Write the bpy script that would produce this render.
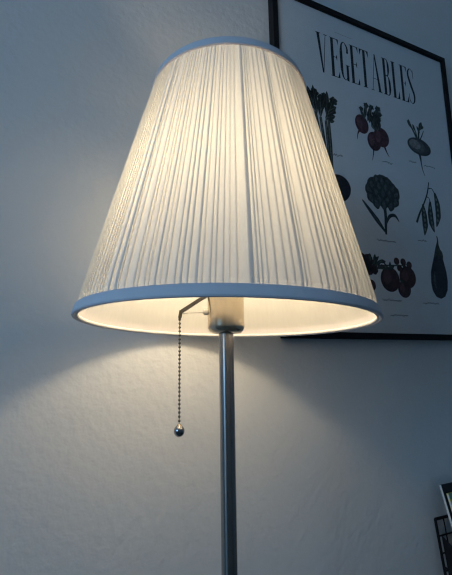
import bpy, bmesh, math, random
from mathutils import Vector, Matrix, Euler

random.seed(7)
for o in list(bpy.data.objects):
    bpy.data.objects.remove(o)
SC = bpy.context.scene
COL = SC.collection
R_ = math.radians

# ------------------------------------------------------------------ camera
EYE = 1.28                                   # camera height above the floor
YAW, PITCH, ROLL = 0.44808, 0.17617, -0.014326
fw = Vector((math.sin(YAW)*math.cos(PITCH), math.cos(YAW)*math.cos(PITCH), math.sin(PITCH)))
r0 = Vector((math.cos(YAW), -math.sin(YAW), 0)); u0 = r0.cross(fw)
rt = r0*math.cos(ROLL) + u0*math.sin(ROLL); up = -r0*math.sin(ROLL) + u0*math.cos(ROLL)
cd = bpy.data.cameras.new('camera'); cam = bpy.data.objects.new('camera', cd); COL.objects.link(cam)
M = Matrix((rt, up, -fw)).transposed().to_4x4(); M.translation = (0, 0, EYE)
cam.matrix_world = M
cd.sensor_fit = 'VERTICAL'; cd.sensor_height = 36; cd.sensor_width = 36
cd.lens = 417.28*36/575
cd.clip_start = 0.02
SC.camera = cam

# ------------------------------------------------------------------ world, daylight, exposure
w = bpy.data.worlds.new('outdoors'); SC.world = w; w.use_nodes = True
w.node_tree.nodes['Background'].inputs[0].default_value = (0.42, 0.60, 1.0, 1)
w.node_tree.nodes['Background'].inputs[1].default_value = 1.0
al = bpy.data.lights.new('window_daylight', 'AREA'); al.shape = 'RECTANGLE'
al.size = 0.98; al.size_y = 1.2; al.energy = 21.0; al.color = (0.31, 0.62, 0.98)
alo = bpy.data.objects.new('window_daylight', al); COL.objects.link(alo)
alo.location = (-2.41, -0.75, 1.84); alo.rotation_euler = (0, R_(-90), 0)   # faces into the room (+x)
BULB_COLOR = (1.0, 0.80, 0.52); BULB_WATTS = 1.62
vs = SC.view_settings
vs.view_transform = 'Standard'; vs.look = 'None'; vs.gamma = 1; vs.exposure = 0.0; vs.use_curve_mapping = False
cy = SC.cycles
cy.use_denoising = True; cy.filter_width = 1.2
cy.max_bounces = 16; cy.diffuse_bounces = 12; cy.glossy_bounces = 6; cy.transmission_bounces = 12; cy.transparent_max_bounces = 12
cy.sample_clamp_indirect = 3.0

# ------------------------------------------------------------------ materials
def mat(name, color, rough=0.6, metal=0.0, spec=0.5):
    m = bpy.data.materials.new(name); m.use_nodes = True
    b = m.node_tree.nodes['Principled BSDF']
    b.inputs['Base Color'].default_value = (*color, 1)
    b.inputs['Roughness'].default_value = rough; b.inputs['Metallic'].default_value = metal
    b.inputs['Specular IOR Level'].default_value = spec
    return m

def noise_bump(m, scale, strength, dist=0.001, detail=4, stretch=None, color_var=0.0):
    nt = m.node_tree; b = nt.nodes['Principled BSDF']
    tc = nt.nodes.new('ShaderNodeTexCoord'); n = nt.nodes.new('ShaderNodeTexNoise')
    n.inputs['Scale'].default_value = scale; n.inputs['Detail'].default_value = detail
    src = tc.outputs['Object']
    if stretch:
        mp = nt.nodes.new('ShaderNodeMapping'); mp.inputs['Scale'].default_value = stretch
        nt.links.new(src, mp.inputs[0]); src = mp.outputs[0]
    nt.links.new(src, n.inputs['Vector'])
    bp = nt.nodes.new('ShaderNodeBump'); bp.inputs['Strength'].default_value = strength; bp.inputs['Distance'].default_value = dist
    nt.links.new(n.outputs['Fac'], bp.inputs['Height']); nt.links.new(bp.outputs[0], b.inputs['Normal'])
    if color_var:
        c = b.inputs['Base Color'].default_value[:3]
        rp = nt.nodes.new('ShaderNodeValToRGB')
        rp.color_ramp.elements[0].position = 0.3; rp.color_ramp.elements[1].position = 0.7
        rp.color_ramp.elements[0].color = (*[v*(1-color_var) for v in c], 1)
        rp.color_ramp.elements[1].color = (*[min(1, v*(1+color_var)) for v in c], 1)
        nt.links.new(n.outputs['Fac'], rp.inputs[0]); nt.links.new(rp.outputs[0], b.inputs['Base Color'])
    return m

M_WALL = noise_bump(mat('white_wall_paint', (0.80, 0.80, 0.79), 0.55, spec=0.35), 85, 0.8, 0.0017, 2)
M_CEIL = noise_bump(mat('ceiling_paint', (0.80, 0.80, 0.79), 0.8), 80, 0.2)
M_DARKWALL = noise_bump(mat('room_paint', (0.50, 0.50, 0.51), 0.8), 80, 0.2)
M_TRIM = noise_bump(mat('trim_paint', (0.80, 0.80, 0.78), 0.4), 60, 0.05)
M_FLOOR = noise_bump(mat('oak_floor', (0.17, 0.155, 0.14), 0.45), 6, 0.1, 0.001, 6, (1, 14, 1), 0.35)
M_STEEL = noise_bump(mat('brushed_steel', (0.42, 0.40, 0.38), 0.15, 1.0), 40, 0.05, 0.0002, 3, (60, 60, 1))
M_NICKEL = noise_bump(mat('satin_nickel', (0.62, 0.53, 0.40), 0.22, 1.0), 40, 0.05, 0.0002, 3, (60, 60, 1))
M_CHAIN = noise_bump(mat('chain_metal', (0.20, 0.19, 0.18), 0.25, 1.0), 300, 0.05)
M_BRACKET = noise_bump(mat('bracket_metal', (0.12, 0.11, 0.10), 0.3, 1.0), 300, 0.05)
M_BALL = noise_bump(mat('polished_dark_chrome', (0.36, 0.36, 0.37), 0.10, 1.0), 100, 0.01)
M_KNOB = noise_bump(mat('white_plastic', (0.8, 0.78, 0.74), 0.4), 100, 0.02)
M_FRAME = noise_bump(mat('black_frame_lacquer', (0.010, 0.010, 0.012), 0.5, spec=0.15), 120, 0.05)
M_BAND = noise_bump(mat('band_fabric', (0.80, 0.76, 0.80), 0.95, spec=0.1), 900, 0.3, 0.0005)
M_HEM = noise_bump(mat('white_hem_fabric', (0.90, 0.89, 0.87), 0.95, spec=0.1), 900, 0.1, 0.0003)
M_PAPER = noise_bump(mat('poster_paper', (0.80, 0.82, 0.84), 0.8, spec=0.2), 60, 0.02, color_var=0.02)
M_INK = noise_bump(mat('black_ink', (0.02, 0.02, 0.025), 0.8, spec=0.1), 300, 0.02)
M_CAPINK = noise_bump(mat('grey_ink', (0.22, 0.22, 0.22), 0.8, spec=0.1), 300, 0.02)
def ink(name, c, var=0.4, sc=220): return noise_bump(mat(name, c, 0.8, spec=0.1), sc, 0.02, color_var=var)
M_BEET = ink('beet_ink', (0.100, 0.036, 0.046)); M_BEET2 = ink('beet_light_ink', (0.165, 0.072, 0.084))
M_LEAF = ink('leaf_ink', (0.055, 0.065, 0.055)); M_LEAF2 = ink('pale_leaf_ink', (0.17, 0.19, 0.17))
M_ARTI = ink('artichoke_ink', (0.045, 0.055, 0.055)); M_ARTI2 = ink('artichoke_scale_ink', (0.085, 0.10, 0.10))
M_TURN = ink('turnip_ink', (0.07, 0.07, 0.075)); M_TURN2 = ink('turnip_light_ink', (0.27, 0.27, 0.27))
M_TOM = ink('tomato_ink', (0.075, 0.030, 0.032)); M_TOM2 = ink('tomato_light_ink', (0.13, 0.055, 0.055))
M_EGG = ink('aubergine_ink', (0.030, 0.028, 0.038)); M_EGG2 = ink('aubergine_light_ink', (0.09, 0.09, 0.11))
M_WIRE = noise_bump(mat('black_wire', (0.010, 0.010, 0.012), 0.5, 0.0, spec=0.25), 200, 0.05)
M_PAGES = noise_bump(mat('paper_pages', (0.78, 0.78, 0.76), 0.9), 20, 0.4, 0.0006, 2, (1, 1, 80), 0.15)
M_BLACKCOVER = noise_bump(mat('black_cover', (0.012, 0.012, 0.015), 0.4), 30, 0.03)
M_YELLOW = noise_bump(mat('yellow_cover', (0.58, 0.50, 0.03), 0.5), 30, 0.03, color_var=0.1)
M_GREEN = noise_bump(mat('green_cover', (0.13, 0.24, 0.17), 0.5), 30, 0.03, color_var=0.1)

def brushed(m, aniso, rot):                       # fine circumferential brushing
    nt = m.node_tree; b = nt.nodes['Principled BSDF']; t = nt.nodes.new('ShaderNodeTangent'); t.direction_type = 'RADIAL'; t.axis = 'Z'
    nt.links.new(t.outputs[0], b.inputs['Tangent']); b.inputs['Anisotropic'].default_value = aniso; b.inputs['Anisotropic Rotation'].default_value = rot
    return m
M_POLE = brushed(noise_bump(mat('brushed_pole_steel', (0.37, 0.355, 0.34), 0.24, 1.0), 40, 0.03, 0.0002, 3, (60, 60, 1)), 0.9, 0.25)

def fabric(name, color, trans, scale, stretch, bump, sheer=0.0):
    m = bpy.data.materials.new(name); m.use_nodes = True; nt = m.node_tree
    nt.nodes.remove(nt.nodes['Principled BSDF'])
    out = nt.nodes['Material Output']
    d = nt.nodes.new('ShaderNodeBsdfDiffuse'); t = nt.nodes.new('ShaderNodeBsdfTranslucent'); mx = nt.nodes.new('ShaderNodeMixShader')
    tc = nt.nodes.new('ShaderNodeTexCoord'); n = nt.nodes.new('ShaderNodeTexNoise'); mp = nt.nodes.new('ShaderNodeMapping')
    mp.inputs['Scale'].default_value = stretch
    n.inputs['Scale'].default_value = scale; n.inputs['Detail'].default_value = 3
    rp = nt.nodes.new('ShaderNodeValToRGB')
    rp.color_ramp.elements[0].position = 0.3; rp.color_ramp.elements[0].color = (*[v*0.95 for v in color], 1)
    rp.color_ramp.elements[1].position = 0.7; rp.color_ramp.elements[1].color = (*color, 1)
    bp = nt.nodes.new('ShaderNodeBump'); bp.inputs['Strength'].default_value = bump; bp.inputs['Distance'].default_value = 0.0005
    L = nt.links.new
    L(tc.outputs['Object'], mp.inputs[0]); L(mp.outputs[0], n.inputs['Vector']); L(n.outputs['Fac'], rp.inputs[0]); L(n.outputs['Fac'], bp.inputs['Height'])
    for s in (d, t):
        L(rp.outputs[0], s.inputs['Color']); L(bp.outputs[0], s.inputs['Normal'])
    mx.inputs[0].default_value = trans
    L(d.outputs[0], mx.inputs[1]); L(t.outputs[0], mx.inputs[2]); 
    sh = mx.outputs[0]
    if sheer:                                     # a thin film: part of the light goes straight through
        tp = nt.nodes.new('ShaderNodeBsdfTransparent'); m2 = nt.nodes.new('ShaderNodeMixShader'); m2.inputs[0].default_value = sheer
        L(sh, m2.inputs[1]); L(tp.outputs[0], m2.inputs[2]); sh = m2.outputs[0]
    L(sh, out.inputs['Surface'])
    return m
M_PLEAT = fabric('pleated_fabric', (0.88, 0.87, 0.84), 0.35, 700, (1, 1, 0.15), 0.0)
M_LINER = fabric('shade_liner', (0.96, 0.95, 0.93), 0.50, 260, (1, 1, 0.03), 0.1, 0.5)

def glass(name):
    m = bpy.data.materials.new(name); m.use_nodes = True; nt = m.node_tree
    nt.nodes.remove(nt.nodes['Principled BSDF']); out = nt.nodes['Material Output']
    tr = nt.nodes.new('ShaderNodeBsdfTransparent'); gl = nt.nodes.new('ShaderNodeBsdfGlossy'); mx = nt.nodes.new('ShaderNodeMixShader')
    fr = nt.nodes.new('ShaderNodeFresnel'); fr.inputs['IOR'].default_value = 1.45
    gl.inputs['Roughness'].default_value = 0.03; tr.inputs['Color'].default_value = (1, 1, 1, 1)
    ge = nt.nodes.new('ShaderNodeNewGeometry'); mu = nt.nodes.new('ShaderNodeMath'); mu.operation = 'MULTIPLY'; sb = nt.nodes.new('ShaderNodeMath'); sb.operation = 'SUBTRACT'
    sb.inputs[0].default_value = 1.0; nt.links.new(ge.outputs['Backfacing'], sb.inputs[1]); nt.links.new(fr.outputs[0], mu.inputs[0]); nt.links.new(sb.outputs[0], mu.inputs[1])
    nt.links.new(mu.outputs[0], mx.inputs[0]); nt.links.new(tr.outputs[0], mx.inputs[1]); nt.links.new(gl.outputs[0], mx.inputs[2])
    nt.links.new(mx.outputs[0], out.inputs['Surface'])
    return m
M_GLASS = glass('clear_glazing')

def lit_glass(name, color, strength):
    m = bpy.data.materials.new(name); m.use_nodes = True; nt = m.node_tree
    nt.nodes.remove(nt.nodes['Principled BSDF']); e = nt.nodes.new('ShaderNodeEmission'); t = nt.nodes.new('ShaderNodeBsdfTransparent'); ad = nt.nodes.new('ShaderNodeAddShader')
    e.inputs[0].default_value = (*color, 1); e.inputs[1].default_value = strength
    nt.links.new(e.outputs[0], ad.inputs[0]); nt.links.new(t.outputs[0], ad.inputs[1])
    nt.links.new(ad.outputs[0], nt.nodes['Material Output'].inputs['Surface'])
    m.cycles.emission_sampling = 'NONE'
    return m
M_BULB = lit_glass('lit_bulb_glass', BULB_COLOR, 6.0)

# ------------------------------------------------------------------ mesh helpers
def obj(name, bm, m, parent=None, smooth=False, loc=None, rot=None):
    me = bpy.data.meshes.new(name); bm.normal_update(); bm.to_mesh(me); bm.free()
    ms = m if isinstance(m, (list, tuple)) else [m]
    for k in ms: me.materials.append(k)
    if smooth:
        me.polygons.foreach_set('use_smooth', [True]*len(me.polygons))
        me.set_sharp_from_angle(angle=R_(38))
    o = bpy.data.objects.new(name, me); COL.objects.link(o)
    if parent: o.parent = parent
    if loc: o.location = loc
    if rot: o.rotation_euler = rot
    return o

def box(bm, a, b, mi=0, bevel=0.0):
    vs_ = [bm.verts.new((x, y, z)) for x in (a[0], b[0]) for y in (a[1], b[1]) for z in (a[2], b[2])]
    fs = []
    for q in ((0,1,3,2), (4,6,7,5), (0,4,5,1), (2,3,7,6), (0,2,6,4), (1,5,7,3)):
        f = bm.faces.new([vs_[i] for i in q]); f.material_index = mi; fs.append(f)
    if bevel:
        es = list({e for f in fs for e in f.edges})
        bmesh.ops.bevel(bm, geom=es, offset=bevel, segments=2, affect='EDGES')

def lathe(bm, prof, n=64, closed=False, cap=True):
    rings = []
    for r, z in prof:
        if r < 1e-6: rings.append([bm.verts.new((0, 0, z))])
        else: rings.append([bm.verts.new((r*math.cos(2*math.pi*i/n), r*math.sin(2*math.pi*i/n), z)) for i in range(n)])
    prs = list(zip(rings[:-1], rings[1:]))
    if closed: prs.append((rings[-1], rings[0]))
    for a, b in prs:
        for i in range(n):
            j = (i+1) % n
            if len(a) == 1 and len(b) == 1: continue
            if len(a) == 1: bm.faces.new((a[0], b[j], b[i]))
            elif len(b) == 1: bm.faces.new((a[i], a[j], b[0]))
            else: bm.faces.new((a[i], a[j], b[j], b[i]))
    bmesh.ops.recalc_face_normals(bm, faces=bm.faces)

def tube(bm, pts, r, n=8, mi=0):
    pts = [Vector(p) for p in pts]; rings = []
    ref = Vector((0, 0, 1))
    for i, p in enumerate(pts):
        d = (pts[min(i+1, len(pts)-1)] - pts[max(i-1, 0)]).normalized()
        a = d.cross(ref if abs(d.z) < 0.9 else Vector((1, 0, 0))).normalized(); b = d.cross(a)
        rr = r[i] if isinstance(r, (list, tuple)) else r
        rings.append([bm.verts.new(p + (a*math.cos(2*math.pi*k/n) + b*math.sin(2*math.pi*k/n))*rr) for k in range(n)])
    for A, B in zip(rings[:-1], rings[1:]):
        for k in range(n):
            f = bm.faces.new((A[k], A[(k+1) % n], B[(k+1) % n], B[k])); f.material_index = mi
    for q in (rings[0][::-1], rings[-1]):
        f = bm.faces.new(q); f.material_index = mi

def ball(bm, c, r, seg=16, rings=10, sz=1.0):
    g = bmesh.ops.create_uvsphere(bm, u_segments=seg, v_segments=rings, radius=r)
    for v in g['verts']: v.co = Vector((v.co.x, v.co.y, v.co.z*sz)) + Vector(c)

def thing(name, label, cat, loc, group=None):
    o = bpy.data.objects.new(name, None); o.empty_display_size = 0.05; COL.objects.link(o)
    o.location = loc; o['label'] = label; o['category'] = cat
    if group: o['group'] = group
    return o

def struct(name, bm, m, parent=None):
    o = obj(name, bm, m, parent)
    if parent is None: o['kind'] = 'structure'
    return o

# ------------------------------------------------------------------ the room
WY = 0.6198                      # face of the back wall
XL, XR, YF, HC = -2.4, 2.3, -3.2, 2.6
bm = bmesh.new(); box(bm, (XL-0.15, YF-0.15, -0.1), (XR+0.15, WY+0.15, 0)); struct('floor', bm, M_FLOOR)
bm = bmesh.new(); box(bm, (XL-0.15, YF-0.15, HC), (XR+0.15, WY+0.15, HC+0.1)); struct('ceiling', bm, M_CEIL)
bm = bmesh.new(); box(bm, (XL-0.15, WY, 0), (XR+0.15, WY+0.15, HC)); struct('wall_back', bm, M_WALL)
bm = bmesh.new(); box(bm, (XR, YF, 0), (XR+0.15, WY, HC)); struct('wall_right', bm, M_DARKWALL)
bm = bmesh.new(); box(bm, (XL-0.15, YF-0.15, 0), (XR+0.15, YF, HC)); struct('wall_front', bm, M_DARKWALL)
wy0, wy1, wz0, wz1 = -1.37, -0.13, 1.32, 2.36
bm = bmesh.new()
box(bm, (XL-0.15, YF, 0), (XL, wy0, HC)); box(bm, (XL-0.15, wy1, 0), (XL, WY, HC))
box(bm, (XL-0.15, wy0, 0), (XL, wy1, wz0)); box(bm, (XL-0.15, wy0, wz1), (XL, wy1, HC))
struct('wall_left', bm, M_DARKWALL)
bm = bmesh.new(); t = 0.05; xa, xb = XL-0.11, XL-0.05
box(bm, (xa, wy0, wz0), (xb, wy0+t, wz1)); box(bm, (xa, wy1-t, wz0), (xb, wy1, wz1))
box(bm, (xa, wy0+t, wz0), (xb, wy1-t, wz0+t)); box(bm, (xa, wy0+t, wz1-t), (xb, wy1-t, wz1))
win = struct('window_1', bm, M_TRIM)
bm = bmesh.new(); box(bm, (XL-0.085, wy0+t, wz0+t), (XL-0.081, wy1-t, wz1-t)); struct('pane', bm, M_GLASS, win)
bm = bmesh.new(); box(bm, (XL, WY-0.014, 0), (XR, WY, 0.08), bevel=0.003); struct('baseboard_back', bm, M_TRIM)

# ------------------------------------------------------------------ floor lamp
LX, LY = 0.2090, 0.4361
ZR = EYE + 0.0434                # height of the shade's lower rim
lamp = thing('floor_lamp', 'brushed steel floor lamp with lit white pleated cone shade and pull chain', 'lamp', (LX, LY, 0))
zr = ZR
# base
bm = bmesh.new(); lathe(bm, [(0, 0), (0.136, 0), (0.140, 0.003), (0.140, 0.016), (0.136, 0.020), (0.02, 0.024), (0, 0.024)], 96)
obj('base', bm, M_STEEL, lamp, True)
bm = bmesh.new(); lathe(bm, [(0, 0.022), (0.0085, 0.022), (0.0085, zr-0.008), (0, zr-0.008)], 48)
obj('pole', bm, M_POLE, lamp, True)
# socket housing: a cup with a rounded lower edge
hr = 0.0213
prof = [(0, -0.0115), (0.012, -0.0115), (0.0165, -0.0108), (0.0195, -0.0086), (0.0208, -0.0062), (hr, -0.003), (hr, 0.056), (hr-0.001, 0.057), (0.016, 0.057), (0, 0.057)]
bm = bmesh.new(); lathe(bm, prof, 64)
hous = obj('socket_housing', bm, M_NICKEL, lamp, True, loc=(0, 0, zr))
# bulb
HB = 0.125
bm = bmesh.new()
lathe(bm, [(0.013, 0.057), (0.013, 0.080), (0.0160, 0.0985)], 32)
obj('bulb_base', bm, M_KNOB, hous, True)
bm = bmesh.new()
prof = [(0.0160, 0.0985)] + [(0.030*math.cos(a), HB+0.030*math.sin(a)) for a in [R_(v) for v in range(-50, 90, 10)]] + [(0, HB+0.030)]
lathe(bm, prof, 32); obj('bulb', bm, M_BULB, hous, True)
pl = bpy.data.lights.new('bulb_light', 'POINT'); pl.energy = BULB_WATTS; pl.color = BULB_COLOR; pl.shadow_soft_size = 0.028
plo = bpy.data.objects.new('bulb_light', pl); COL.objects.link(plo); plo.parent = hous; plo.location = (0, 0, HB)

# shade: pleated fabric over a liner, a band at each rim
R0, R1, SH = 0.1704, 0.0966, 0.3012
SL = (R0-R1)/SH
rl = lambda z: R0 - SL*z
NPL = 165
wd = [random.choice((0.55, 0.75, 0.9, 1.0, 1.15, 1.5)) * random.uniform(0.85, 1.15) for _ in range(NPL)]
tot = sum(wd); ang = 0.0
o_prev = 0.006
cols = []                                      # (angle, depth 0..1)
for i, x in enumerate(wd):
    a = 2*math.pi*x/tot
    o_ = random.choice((0.16, 0.22, 0.28, 0.35))*random.uniform(0.85, 1.15)*a
    p0 = o_prev*0.5 + 0.03*a                       # first uncovered strip of the panel, past the fold before it
    cols += [(ang, 0.35), (ang+p0, 0.55), (ang+p0+0.085*a, 0.62), (ang+a*0.78, 0.92), (ang+a+o_*0.50, 1.0), (ang+a+o_*0.52, 0.93), (ang+a-o_*0.48, 0.62), (ang+a-o_*0.50, 0.55)]
    o_prev = o_
    ang += a
zs = [0.006, 0.0100, 0.016, 0.03, 0.07, 0.11, 0.15, 0.19, 0.23, 0.262, 0.28, 0.287, 0.291, 0.296]
bm = bmesh.new(); rows = []
for z in zs:
    e = min(1, max(0, (z-0.009)/0.01), max(0, (SH-0.008-z)/0.008)); e = 0.35+0.65*e
    rows.append([bm.verts.new(((rl(z)-0.0042+0.0034*d*e)*math.cos(a), (rl(z)-0.0042+0.0034*d*e)*math.sin(a), z)) for a, d in cols])
n = len(cols)
for A, B in zip(rows[:-1], rows[1:]):
    for i in range(n):
        j = (i+1) % n
        bm.faces.new((A[i], A[j], B[j], B[i]))
shade = obj('lamp_shade', bm, M_PLEAT, lamp, False, loc=(0.0011, -0.0005, zr), rot=(-0.0202, 0.0353, 0))
bm = bmesh.new(); lathe(bm, [(rl(z)-0.0050, z) for z in (0.0012, 0.05, 0.1, 0.15, 0.2, 0.25, SH-0.0015)], 128)
obj('shade_liner', bm, M_LINER, shade, True)
bm = bmesh.new(); lathe(bm, [(R0-0.0050, 0.0008), (R0-0.0062, 0.0006), (R0-0.0070, 0.0014), (R0-0.0072, 0.0028), (R0-0.0066, 0.0040), (R0-0.0052, 0.0044)], 160, closed=True)
obj('inner_hem', bm, M_HEM, shade, True)
bh = 0.0112
bm = bmesh.new(); lathe(bm, [(R0-0.0048, 0.0015), (R0-0.0042, 0.0003), (R0-0.0022, -0.0004), (R0-0.0006, 0.0002), (R0, 0.0016), (rl(bh)+0.0002, bh-0.0006), (rl(bh)-0.0006, bh), (rl(bh)-0.0035, bh)], 160, closed=True)
obj('bottom_band', bm, M_BAND, shade, True)
tz = SH-0.0116
bm = bmesh.new(); lathe(bm, [(rl(tz)-0.0040, tz), (rl(tz)-0.0004, tz), (rl(tz)+0.0003, tz+0.0006), (R1+0.0003, SH-0.0012), (R1-0.0006, SH), (R1-0.0030, SH+0.0002), (R1-0.0044, SH-0.001)], 128, closed=True)
obj('top_band', bm, M_BAND, shade, True)
# wire carrier: ring under the top rim, three arms, a collar on the housing
bm = bmesh.new()
rr = rl(SH-0.004)-0.0068
ring = [(rr*math.cos(2*math.pi*i/48), rr*math.sin(2*math.pi*i/48), SH-0.004) for i in range(49)]
tube(bm, ring, 0.0014, 6)
for k in range(3):
    a = 2*math.pi*k/3 + 0.9
    c_, s_ = math.cos(a), math.sin(a)
    tube(bm, [(rr*c_, rr*s_, SH-0.004), (0.075*c_, 0.075*s_, 0.24), (0.05*c_, 0.05*s_, 0.12), (0.034*c_, 0.034*s_, 0.066), (0.018*c_, 0.018*s_, 0.0585)], 0.0012, 6)
obj('shade_carrier', bm, M_CHAIN, shade, True)

# pull chain with its bracket (runs to the left of the housing)
lx = Vector((-math.cos(YAW), math.sin(YAW), 0)); nx = Vector((math.sin(YAW), math.cos(YAW), 0))
def lp(s, z, d=0.0): return lx*s + nx*d + Vector((0, 0, z))
bm = bmesh.new()
cz0, cz1 = 0.0055, -0.1120
nb = 27
for i in range(nb):
    z = cz0 + (cz1-cz0)*i/(nb-1)
    ball(bm, lp(0.0537, z), 0.0016, 8, 6)
tube(bm, [lp(0.0537, cz0), lp(0.0537, cz1)], 0.00045, 6)
chain = obj('pull_chain', bm, M_CHAIN, lamp, True, loc=(0, 0, zr))
def bar(bm, a, b, hz, hd):                      # flat bar from a to b, in the bracket plane
    a, b = Vector(a), Vector(b); d = (b-a).normalized(); v = d.cross(nx).normalized()
    vv = [bm.verts.new(p + v*i*hz + nx*j*hd) for p in (a, b) for i in (-1, 1) for j in (-1, 1)]
    for q in ((0,1,3,2), (4,6,7,5), (0,4,5,1), (2,3,7,6), (0,2,6,4), (1,5,7,3)): bm.faces.new([vv[i] for i in q])
bm = bmesh.new()
bar(bm, lp(0.0205, 0.0345), lp(0.0515, 0.0150), 0.0021, 0.0022)
bar(bm, lp(0.0519, 0.0162), lp(0.0534, 0.0075), 0.0020, 0.0020)
bar(bm, lp(0.0534, 0.0085), lp(0.0537, 0.0045), 0.0015, 0.0014)
bmesh.ops.recalc_face_normals(bm, faces=bm.faces)
obj('chain_bracket', bm, M_BRACKET, chain)
bm = bmesh.new(); tube(bm, [lp(0.0510, 0.0125), lp(0.0255, 0.0140)], 0.0006, 6); obj('switch_cord', bm, M_KNOB, chain)
bm = bmesh.new(); tube(bm, [lp(0.0262, 0.0140), lp(0.0254, 0.0140), lp(0.0225, 0.0138), lp(0.0205, 0.0138)], [0.0018, 0.0032, 0.0036, 0.0036], 12); obj('switch_knob', bm, M_KNOB, chain, True)
bm = bmesh.new(); ball(bm, lp(0.0537, -0.1183), 0.0060, 24, 16, 1.08); obj('pull_ball', bm, M_BALL, chain, True)
bm = bmesh.new()
tube(bm, [lp(0.0537, -0.1108), lp(0.0537, -0.1128), lp(0.0537, -0.1138)], [0.0016, 0.0030, 0.0034], 16)
obj('ball_cap', bm, M_NICKEL, chain, True)

# ------------------------------------------------------------------ framed vegetable print on the wall
FX, FZ, FW, FH, FD = 0.40124, EYE+0.03869, 0.51, 0.708, 0.018
frame = thing('framed_poster', 'black framed print of vegetables under a VEGETABLES title, hung behind the lamp', 'picture', (FX, WY, FZ))
bt = 0.012
def lbox(bm, x0, x1, z0, z1, y0, y1, bevel=0): box(bm, (x0, -y1, z0), (x1, -y0, z1), bevel=bevel)   # y measured out from the wall
bm = bmesh.new()
outer = [(0, 0), (FW, 0), (FW, FH), (0, FH)]; inner = [(bt, bt), (FW-bt, bt), (FW-bt, FH-bt), (bt, FH-bt)]
def vv(p, y): return bm.verts.new((p[0], -y, p[1]))
ob, of = [vv(p, 0) for p in outer], [vv(p, FD) for p in outer]
ib, if_ = [vv(p, 0) for p in inner], [vv(p, FD) for p in inner]
for i in range(4):
    j = (i+1) % 4
    for q in ((ob[i], ob[j], of[j], of[i]), (of[i], of[j], if_[j], if_[i]), (if_[i], if_[j], ib[j], ib[i]), (ib[i], ib[j], ob[j], ob[i])):
        bm.faces.new(q)
bmesh.ops.recalc_face_normals(bm, faces=bm.faces)
mould = obj('frame', bm, M_FRAME, frame)
bv = mould.modifiers.new('edge', 'BEVEL'); bv.width = 0.0008; bv.segments = 2
bm = bmesh.new(); lbox(bm, bt-0.001, FW-bt+0.001, bt-0.001, FH-bt+0.001, 0.003, 0.0118)
paper = obj('poster_print', bm, M_PAPER, frame)
bm = bmesh.new(); lbox(bm, bt-0.001, FW-bt+0.001, bt-0.001, FH-bt+0.001, 0.0140, 0.0155)
obj('glazing', bm, M_GLASS, frame)

# flat printing: every shape is a thin layer of ink on the paper (millimetres from the frame's lower left corner)
class Print:
    def __init__(s): s.bm = bmesh.new(); s.mats = []
    def mi(s, m):
        if m not in s.mats: s.mats.append(m)
        return s.mats.index(m)
    def poly(s, pts, m, lay=0):
        y = -(0.01192 + 0.00012*lay)
        f = s.bm.faces.new([s.bm.verts.new((x/1000, y, z/1000)) for x, z in pts]); f.material_index = s.mi(m)
        f.normal_update()
        if f.normal.y > 0: f.normal_flip()
        if len(pts) > 4:
            bmesh.ops.triangulate(s.bm, faces=[f])
    def ell(s, cx, cz, rx, rz, m, lay=0, rot=0, n=28, wob=0.0):
        c_, s_ = math.cos(R_(rot)), math.sin(R_(rot)); pts = []
        for i in range(n):
            a = 2*math.pi*i/n; k = 1 + wob*math.sin(5*a+cx) + wob*0.6*math.sin(9*a+cz)
            x, z = rx*k*math.cos(a), rz*k*math.sin(a)
            pts.append((cx+x*c_-z*s_, cz+x*s_+z*c_))
        s.poly(pts, m, lay)
    def rib(s, pts, ws, m, lay=0, smooth=True):
        if smooth and len(pts) > 2: pts, ws = spline(pts, ws)
        if not isinstance(ws, (list, tuple)): ws = [ws]*len(pts)
        Lp, Rp = [], []
        for i, (x, z) in enumerate(pts):
            a = pts[max(i-1, 0)]; b = pts[min(i+1, len(pts)-1)]
            dx, dz = b[0]-a[0], b[1]-a[1]; l = math.hypot(dx, dz) or 1
            nx_, nz_ = -dz/l, dx/l; h = ws[i]/2
            Lp.append((x+nx_*h, z+nz_*h)); Rp.append((x-nx_*h, z-nz_*h))
        for i in range(len(pts)-1):
            s.poly([Lp[i], Lp[i+1], Rp[i+1], Rp[i]], m, lay)
    def leaf(s, a, b, w, m, lay=0, vein=None):
        dx, dz = b[0]-a[0], b[1]-a[1]; pts = [(a[0]+dx*t_, a[1]+dz*t_) for t_ in (0, .15, .35, .55, .75, .9, 1)]
        s.rib(pts, [w*.2, w*.55, w*.95, w, w*.8, w*.45, w*.08], m, lay, False)
        if vein: s.rib([pts[0], pts[-1]], [w*.12, w*.04], vein, lay+1, False)
    def done(s, name): return obj(name, s.bm, s.mats, paper)
def spline(pts, ws, k=6):
    n = len(pts)
    if not isinstance(ws, (list, tuple)): ws = [ws]*n
    P, W = [], []
    for i in range(n-1):
        p0, p1, p2, p3 = pts[max(i-1, 0)], pts[i], pts[i+1], pts[min(i+2, n-1)]
        for j in range(k):
            t_ = j/k
            P.append(tuple(0.5*(2*p1[c]+(p2[c]-p0[c])*t_+(2*p0[c]-5*p1[c]+4*p2[c]-p3[c])*t_*t_+(3*p1[c]-p0[c]-3*p2[c]+p3[c])*t_**3) for c in (0, 1)))
            W.append(ws[i]*(1-t_)+ws[i+1]*t_)
    P.append(pts[-1]); W.append(ws[-1])
    return P, W

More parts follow.
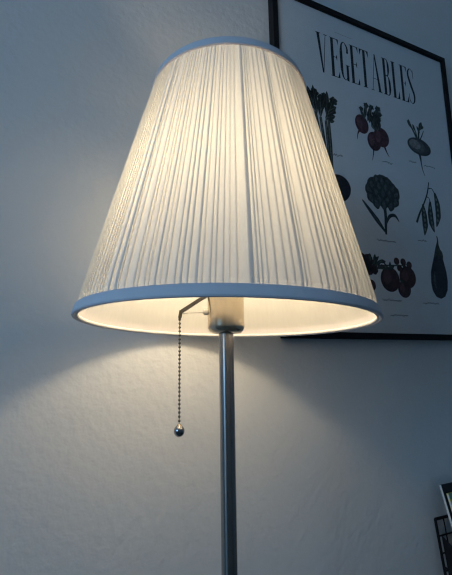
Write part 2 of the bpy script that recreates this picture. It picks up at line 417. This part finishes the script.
# title in tall condensed high-contrast capitals
T = Print(); ZB, ZT = 549.5, 642.5; HR = 1.7; ST = 7.2
def rect(x0, z0, x1, z1): T.poly([(x0, z0), (x1, z0), (x1, z1), (x0, z1)], M_INK)
def stem(x, s0=3.0, s1=3.0, top=True, bot=True):
    rect(x, ZB, x+ST, ZT)
    if top: rect(x-s0, ZT-HR, x+ST+s1, ZT)
    if bot: rect(x-s0, ZB, x+ST+s1, ZB+HR)
def tri(*p): T.poly(list(p), M_INK)
def letV(x0, x1):
    m_ = x0+(x1-x0)*0.52
    T.poly([(x0+1, ZT), (x0+1+ST, ZT), (m_+2, ZB), (m_-1.5, ZB)], M_INK)
    T.poly([(x1-4, ZT), (x1-2.4, ZT), (m_+2, ZB), (m_+0.4, ZB)], M_INK)
    rect(x0-2, ZT-HR, x0+ST+4, ZT); rect(x1-8, ZT-HR, x1+1, ZT)
def letE(x0, x1):
    stem(x0+2, 2.5, 0)
    rect(x0+2, ZT-HR, x1, ZT); rect(x0+2, ZB, x1, ZB+HR); zm = (ZB+ZT)/2+1
    rect(x0+2, zm-0.7, x1-5, zm+0.7)
    tri((x1-5, ZT), (x1, ZT), (x1, ZT-15)); tri((x1-5.5, ZB), (x1+0.5, ZB+17), (x1+0.5, ZB))
    tri((x1-8.5, zm), (x1-5, zm+8), (x1-5, zm-8))
def letG(x0, x1):
    m_ = (x0+x1)/2
    T.rib([(x1-2.6, ZT-26), (x1-2.8, ZT-12), (m_+1, ZT-1), (x0+6, ZT-8), (x0+3.6, ZT-25)], [5.5, 4.5, 1.6, 4, ST], M_INK)
    T.rib([(x0+3.6, ZT-25), (x0+3.6, ZB+25)], [ST, ST], M_INK)
    T.rib([(x0+3.6, ZB+25), (x0+6, ZB+8), (m_+1, ZB+1), (x1-5, ZB+10), (x1-4, ZB+22)], [ST, 4, 1.5, 2, ST*.9], M_INK)
    rect(x1-7, ZB, x1-1, ZB+38); rect(x1-9.5, ZB+37, x1+2, ZB+38.3)
def letT(x0, x1):
    m_ = (x0+x1)/2
    stem(m_-ST/2, 3, 3); rect(x0, ZT-HR, x1, ZT)
    tri((x0, ZT), (x0, ZT-17), (x0+6, ZT)); tri((x1, ZT), (x1-6, ZT), (x1, ZT-17))
def letA(x0, x1):
    m_ = x0+(x1-x0)*0.48
    T.poly([(m_-1, ZT), (m_+2.5, ZT), (x1-1, ZB), (x1-1-ST, ZB)], M_INK)
    T.poly([(m_-0.4, ZT-3), (m_+0.9, ZT-3), (x0+4.4, ZB), (x0+2.8, ZB)], M_INK)
    rect(x0+5.5, ZB+30, x1-8, ZB+31.3); rect(x0-1, ZB, x0+8, ZB+HR); rect(x1-10, ZB, x1+2, ZB+HR)
def letB(x0, x1):
    stem(x0+2, 2.5, 0); zm = (ZB+ZT)/2+3
    T.rib([(x0+7, ZT-0.6), (x1-7, ZT-2), (x1-4, ZT-14), (x1-4, zm+14), (x1-7, zm+1.5), (x0+7, zm)], [1.2, 2.5, 5.6, 5.6, 2.5, 1.2], M_INK)
    T.rib([(x0+7, zm), (x1-6, zm-2), (x1-2.8, zm-15), (x1-2.8, ZB+15), (x1-6, ZB+2), (x0+7, ZB+0.6)], [1.2, 2.5, 6, 6, 2.5, 1.2], M_INK)
def letL(x0, x1):
    stem(x0+2, 2.5, 3); rect(x0+2, ZB, x1, ZB+HR); tri((x1-6, ZB), (x1+0.5, ZB+22), (x1+0.5, ZB))
def letS(x0, x1):
    m_ = (x0+x1)/2
    T.rib([(x1-2, ZT-24), (x1-3, ZT-9), (m_, ZT-0.8), (x0+4, ZT-10), (x0+4, ZT-24), (m_, (ZB+ZT)/2), (x1-3.6, ZB+26), (x1-4, ZB+10), (m_, ZB+0.8), (x0+3, ZB+9), (x0+2, ZB+24)],
          [1.6, 1.8, 1.6, 4.4, 6, 6.8, 6, 4.4, 1.6, 1.8, 1.6], M_INK)
    rect(x1-3, ZT-25, x1-1.6, ZT-2); rect(x0+1.4, ZB+2, x0+2.8, ZB+25)
letV(108.5, 136); letE(144, 167); letG(170, 193.5); letE(198.5, 222); letT(226, 252)
letA(256, 286); letB(293.5, 315.5); letL(322, 342.5); letE(349, 371); letS(372.5, 394.5)
T.rib([(159, 658.5), (176, 658.8), (193, 658.6), (207, 659)], 0.6, M_CAPINK)
T.done('title_lettering')

def scribble(name, x0, x1, z, seed):
    rg = random.Random(seed); P = Print(); pts = []; x = x0
    while x < x1:
        pts.append((x, z + rg.uniform(-2.4, 2.6))); x += rg.uniform(1.6, 3.4)
    P.rib(pts, 1.1, M_CAPINK); P.rib([(x0+3, z-0.8), ((x0+x1)/2, z+0.4), (x1-2, z-0.6)], 0.8, M_CAPINK)
    P.done(name)
for k, (a, b, z) in enumerate(((132, 161, 369.5), (268, 300, 382), (351, 376, 399.7), (398, 437, 399), (235, 291, 203), (355, 383, 216.5), (236, 291, 79), (352, 402, 78), (70, 115, 203), (254, 306, 49))):
    scribble('caption', a, b, z, 40+k)

# bunch of leafy stalks
P = Print()
for a, b in (((124, 330), (121, 440)), ((118, 330), (108, 445)), ((112, 330), (96, 455)), ((106, 330), (84, 450)), ((129, 335), (128, 452))):
    P.rib([a, ((a[0]+b[0])/2+1, (a[1]+b[1])/2), b], [8, 8, 6], M_LEAF); P.rib([a, ((a[0]+b[0])/2, (a[1]+b[1])/2), b], [1.5, 2, 1.5], M_LEAF2, 0.5)
for a, b, w_ in (((121, 440), (146, 500), 14), ((124, 450), (128, 508), 13), ((120, 446), (146, 456), 14), ((128, 462), (150, 478), 13), ((108, 445), (110, 495), 15), ((100, 452), (92, 512), 13),
                 ((96, 455), (78, 506), 14), ((84, 450), (66, 492), 14), ((124, 452), (147, 470), 11), ((108, 455), (122, 490), 11), ((90, 470), (100, 500), 10), ((84, 452), (60, 470), 12), ((128, 440), (143, 444), 8)):
    P.leaf(a, b, w_, M_LEAF, 1, M_LEAF2)
for a, b, r in ((112, 488, 9), (144, 490, 10), (130, 476, 9), (120, 496, 7), (142, 466, 7), (96, 496, 10), (84, 488, 10)): P.ell(a, b, r, r*0.9, M_LEAF, 1, wob=0.12)
P.rib([(118, 330), (119, 315), (118, 300)], [16, 9, 1], M_LEAF, 1)
P.done('leafy_stalk_drawing')

# three beets
P = Print()
for c, rx, rz, rot in (((218, 456.5), 18.5, 22, 14), ((250, 424), 19.5, 22, 0)):
    P.ell(c[0], c[1], rx, rz, M_BEET, 1, rot); P.ell(c[0]-rx*0.35, c[1]+2, rx*0.42, rz*0.6, M_BEET2, 2, rot)
P.ell(272, 438, 22.5, 23, M_BEET, 3, -6); P.ell(262, 438, 8, 14, M_BEET2, 3.5, -4)
for pts in ([(210, 440), (205, 432), (202, 418)], [(248, 415), (245.5, 398), (240.5, 378)], [(279, 418), (285, 405), (291, 396)]):
    P.rib(pts, [6, 3, 1], M_BEET, 1)
for a, b, w_ in (((225, 470), (216, 495), 7), ((226, 470), (234, 508), 9), ((235, 468), (249, 508), 10), ((245, 462), (270, 511), 10), ((248, 460), (275, 496), 10), ((250, 462), (262, 500), 10),
                 ((240, 465), (242, 500), 9), ((258, 455), (272, 484), 9), ((262, 450), (238, 488), 13), ((266, 455), (255, 492), 11), ((262, 452), (272, 472), 10)):
    P.leaf(a, b, w_, M_LEAF, 4, M_LEAF2)
for a, b, r in ((219, 493, 6), (234, 505, 7), (249, 504, 7), (268, 505, 8), (272, 493, 7), (242, 484, 8), (258, 488, 9), (268, 480, 7)): P.ell(a, b, r, r*0.85, M_LEAF, 3.8, wob=0.15)
P.ell(254, 462, 10, 11, M_LEAF2, 3, 0, wob=0.08); P.rib([(262, 452), (256, 462), (246, 470)], [6, 5, 4], M_LEAF, 4)
P.done('beet_drawing')

# turnip
P = Print()
P.ell(390, 442.5, 38, 21, M_TURN, 1, -4); P.ell(377, 446, 18, 11, M_TURN2, 2, -6); P.ell(383, 443, 27, 15, ink('turnip_mid_ink', (0.13, 0.13, 0.135)), 1.5, -5)
P.rib([(389, 424), (391, 405), (393, 388), (399, 372)], [9, 4, 2.5, 1], M_TURN, 1)
for pts, w_ in (([(386, 458), (376, 478), (362, 498)], 7), ([(390, 460), (393, 480), (400, 504)], 7), ([(394, 460), (402, 472), (410, 487)], 4), ([(387, 458), (383, 476), (379, 490)], 5)):
    P.rib(pts, [w_*.8, w_*.7, w_*.5], M_LEAF)
for a, b, w_ in (((372, 484), (358, 502), 9), ((396, 485), (405, 508), 11), ((398, 490), (411, 498), 8), ((380, 480), (375, 496), 7), ((366, 492), (362, 505), 6), ((396, 478), (388, 494), 7)):
    P.leaf(a, b, w_, M_LEAF, 1, M_LEAF2)
P.done('turnip_drawing')

# artichoke
P = Print()
P.ell(264, 312, 46, 36, M_ARTI, 1, -6, wob=0.05)
for j, (zz, nn, wd_) in enumerate(((334, 3, 26), (322, 4, 52), (308, 5, 68), (293, 4, 62), (282, 3, 36))):
    for i in range(nn):
        cx_ = 262 + (i-(nn-1)/2)*wd_/max(nn-1, 1)*1.12
        P.leaf((cx_ + (264-cx_)*0.15, zz-12), (cx_+(cx_-262)*0.18, zz+13), 21, M_ARTI, 2+j*0.4, None)
        P.leaf((cx_ + (264-cx_)*0.15, zz-9), (cx_+(cx_-262)*0.14, zz+8), 10, M_ARTI2, 2.2+j*0.4, None)
P.rib([(264, 284), (265, 255), (263, 235), (262, 217)], [9, 8, 7, 5], M_ARTI, 1)
P.rib([(261, 222), (240, 245), (220, 266), (203, 284)], [4, 11, 8, 3], M_ARTI, 2); P.rib([(258, 226), (238, 248), (206, 281)], [1.5, 2, 1], M_ARTI2, 3)
P.rib([(265, 240), (276, 258), (292, 262), (303, 250)], [3, 8, 7, 1.5], M_ARTI, 2)
P.done('artichoke_drawing')

# pea pods
P = Print()
P.rib([(409, 359), (400, 330), (384, 301), (370, 280), (357, 256)], [2.5, 4, 4, 5, 6], M_LEAF, 1)
P.rib([(405, 342), (416, 345), (425, 334)], [2, 2, 3], M_LEAF, 1); P.rib([(396, 322), (404, 320), (407, 312)], [2, 2, 3], M_LEAF, 1)
for pts in ([(382, 302), (383, 278), (383, 252), (378, 229)], [(407, 312), (404, 285), (405, 260), (411, 240)], [(425, 336), (430, 310), (429, 280), (420, 254)]):
    P.rib(pts, [5, 17, 17, 2], M_LEAF, 2)
    for t_ in (0.2, 0.35, 0.5, 0.65, 0.8):
        k = t_*3; i = min(int(k), 2); q = k-i
        P.ell(pts[i][0]*(1-q)+pts[i+1][0]*q, pts[i][1]*(1-q)+pts[i+1][1]*q, 3, 4, M_LEAF2, 3, n=12)
P.done('pea_pod_drawing')

# tomatoes on the vine, with the dark bunch to their left
P = Print()
for c, r in (((313.5, 130), 24), ((301, 104), 18.5), ((263, 122), 26.5)):
    P.ell(c[0], c[1], r, r*0.98, M_TOM, 1); P.ell(c[0]-r*0.3, c[1]+r*0.15, r*0.42, r*0.5, M_TOM2, 2)
for c, r in (((285, 162), 8), ((304, 162), 8), ((321, 157), 8), ((292, 148), 7.5), ((307, 150), 5.5)): P.ell(c[0], c[1], r, r, M_TOM, 1, n=16)
P.rib([(252, 150), (275, 152), (300, 154), (322, 160)], [3, 3, 2, 1.5], M_LEAF, 1)
for a, b in (((262, 140), (248, 156)), ((264, 142), (266, 160)), ((262, 142), (278, 152)), ((240, 152), (256, 140)), ((300, 118), (288, 124))): P.leaf(a, b, 6, M_LEAF, 3)
P.done('tomato_drawing')
P = Print()
for c, rx, rz, rot in (((205, 158), 14, 12, 20), ((216, 146), 13, 12, 0), ((222, 138), 9, 9, 0), ((196, 148), 14, 14, 0), ((186, 160), 14, 12, 0), ((206, 136), 12, 10, 0)): P.ell(c[0], c[1], rx, rz, M_TOM, 1, rot, wob=0.06)
for a, b in (((216, 148), (236, 168)), ((222, 146), (246, 162)), ((226, 142), (252, 150)), ((222, 150), (226, 172)), ((230, 150), (248, 142)), ((212, 156), (212, 172)), ((236, 158), (254, 158))): P.leaf(a, b, 8, M_LEAF, 2, M_LEAF2)
P.ell(210, 106, 12, 12, M_TOM, 1); P.ell(184, 112, 20, 20, M_TOM, 1); P.ell(150, 120, 24, 24, M_TOM, 1)
P.done('vine_bunch_drawing')

# aubergine
P = Print()
prof = [(418, 224), (419.5, 214), (424, 200), (428, 186), (432, 170), (436.5, 150), (437.5, 130), (434, 110), (424, 95), (410, 89.5), (396, 93), (386, 106), (383.5, 125), (386, 148), (394, 168), (401, 184), (406, 198), (412, 212)]
P.poly(prof, M_EGG, 1)
P.rib([(398, 112), (395, 130), (399, 150)], [3, 7, 2], M_EGG2, 2)
for a, b in (((414, 206), (404, 182)), ((418, 206), (416, 178)), ((420, 204), (430, 182))): P.leaf(a, b, 9, M_LEAF, 2)
P.rib([(416, 205), (418, 224), (416, 232)], [7, 4, 3], M_LEAF, 2)
P.done('aubergine_drawing')

# big dark round root, half behind the shade
P = Print()
P.ell(141, 298, 34, 29, M_EGG, 1, 20); P.ell(128, 303, 12, 13, M_EGG2, 2, 20)
P.rib([(120, 262), (112, 245), (108, 228)], [10, 4, 1], M_EGG, 1)
for a, b in (((128, 322), (112, 345)), ((126, 324), (120, 350)), ((124, 320), (102, 340))): P.leaf(a, b, 10, M_LEAF, 1, M_LEAF2)
P.done('round_root_drawing')

# ------------------------------------------------------------------ wire magazine rack on the wall
RX, RZ = 0.731, EYE-0.3027                                # left end and top edge of the rack
rack = thing('magazine_rack', 'black wire magazine rack fixed to the wall in the lower right corner', 'magazine rack', (RX, WY, RZ))
LEN = 0.27
back = lambda t_: (-0.010 - 0.12*t_, -t_)                 # (y, z) down the back grid from its top
front = lambda t_: (-0.100 - 0.12*t_, -t_)
def grid(bm, fn, ta, tb, nx_, nz_):
    for i in range(nx_+1):
        x = LEN*i/nx_; r = 0.0028 if i in (0, nx_) else 0.0014
        tube(bm, [(x, *fn(ta)), (x, *fn(tb))], r, 6)
    for k in range(nz_+1):
        q = ta+(tb-ta)*k/nz_; r = 0.0028 if k in (0, nz_) else 0.0014
        tube(bm, [(0, *fn(q)), (LEN, *fn(q))], r, 6)
bm = bmesh.new(); grid(bm, back, 0, 0.26, 12, 9)
for x in (0.05, 0.22): tube(bm, [(x, -0.010, -0.002), (x, -0.0015, -0.002)], 0.003, 8)
for x in (0.05, 0.22): tube(bm, [(x, *back(0.24)), (x, -0.0015, -0.24)], 0.003, 8)
obj('back_grid', bm, M_WIRE, rack)
bm = bmesh.new(); grid(bm, front, 0.08, 0.26, 12, 6); obj('front_grid', bm, M_WIRE, rack)
for x in (0, LEN):
    for q in (0.08, 0.125, 0.17, 0.215, 0.26):
        bm = bmesh.new(); tube(bm, [(x, *back(q)), (x, *front(q))], 0.0020, 6); obj('end_wire', bm, M_WIRE, rack)
for xa_, xb_ in ((-0.0006, 0.0006), (LEN-0.0006, LEN+0.0006)):      # sheet metal cheeks
    bm = bmesh.new(); f1 = [bm.verts.new((xa_, y, z)) for y, z in ((back(0.025)[0]-0.008, -0.025), (front(0.075)[0], -0.075), front(0.26), (back(0.26)[0]-0.008, -0.26))]
    f = bm.faces.new(f1); ex = bmesh.ops.extrude_face_region(bm, geom=[f])
    bmesh.ops.translate(bm, vec=(xb_-xa_, 0, 0), verts=[v for v in ex['geom'] if isinstance(v, bmesh.types.BMVert)])
    bmesh.ops.recalc_face_normals(bm, faces=bm.faces); obj('end_panel', bm, M_WIRE, rack)
for i in range(1, 12):
    x = LEN*i/12; bm = bmesh.new(); tube(bm, [(x, *back(0.26)), (x, *front(0.26))], 0.0014, 6); obj('bottom_wire', bm, M_WIRE, rack)

def magazine(label, x0, wd_, top, foot, th, cover, extra=None):
    """a magazine leaning in the rack; top and foot are the (y, z) of its back edge, relative to the rack"""
    ty, tz_ = top; fy, fz = foot
    ln = math.hypot(ty-fy, tz_-fz); tilt = math.atan2(ty-fy, tz_-fz)     # leans back towards the wall at the top
    m_ = thing('magazine', label, 'magazine', (RX+x0, WY+fy, RZ+fz), 'magazines in the wire rack')
    m_.rotation_euler = (-tilt, 0, 0)
    bm = bmesh.new(); box(bm, (0.0008, -th+0.0008, 0.0005), (wd_-0.0005, -0.0008, ln-0.0006)); obj('pages', bm, M_PAGES, m_)
    bm = bmesh.new()
    box(bm, (0.0012, -th, 0), (wd_, -th+0.0008, ln)); box(bm, (0.0012, -0.0008, 0), (wd_, 0, ln)); box(bm, (wd_-0.0005, -th+0.0008, 0), (wd_, -0.0008, ln))
    obj('cover', bm, cover, m_)
    if extra:
        z0_, z1_, mm = extra
        bm = bmesh.new(); box(bm, (0.0012, -th-0.0006, ln*z0_), (wd_, -th, ln*z1_)); obj('cover_panel', bm, mm, m_)
    return m_
magazine('black covered magazine with white page edges, tallest in the wire rack', 0.0028, 0.22, (-0.0220, 0.064), (-0.1050, -0.252), 0.006, M_BLACKCOVER)
magazine('yellow magazine with green top strip in front of the black one', 0.0070, 0.21, (-0.0332, 0.051), (-0.1138, -0.252), 0.005, M_YELLOW, (0.967, 1.0, M_GREEN))
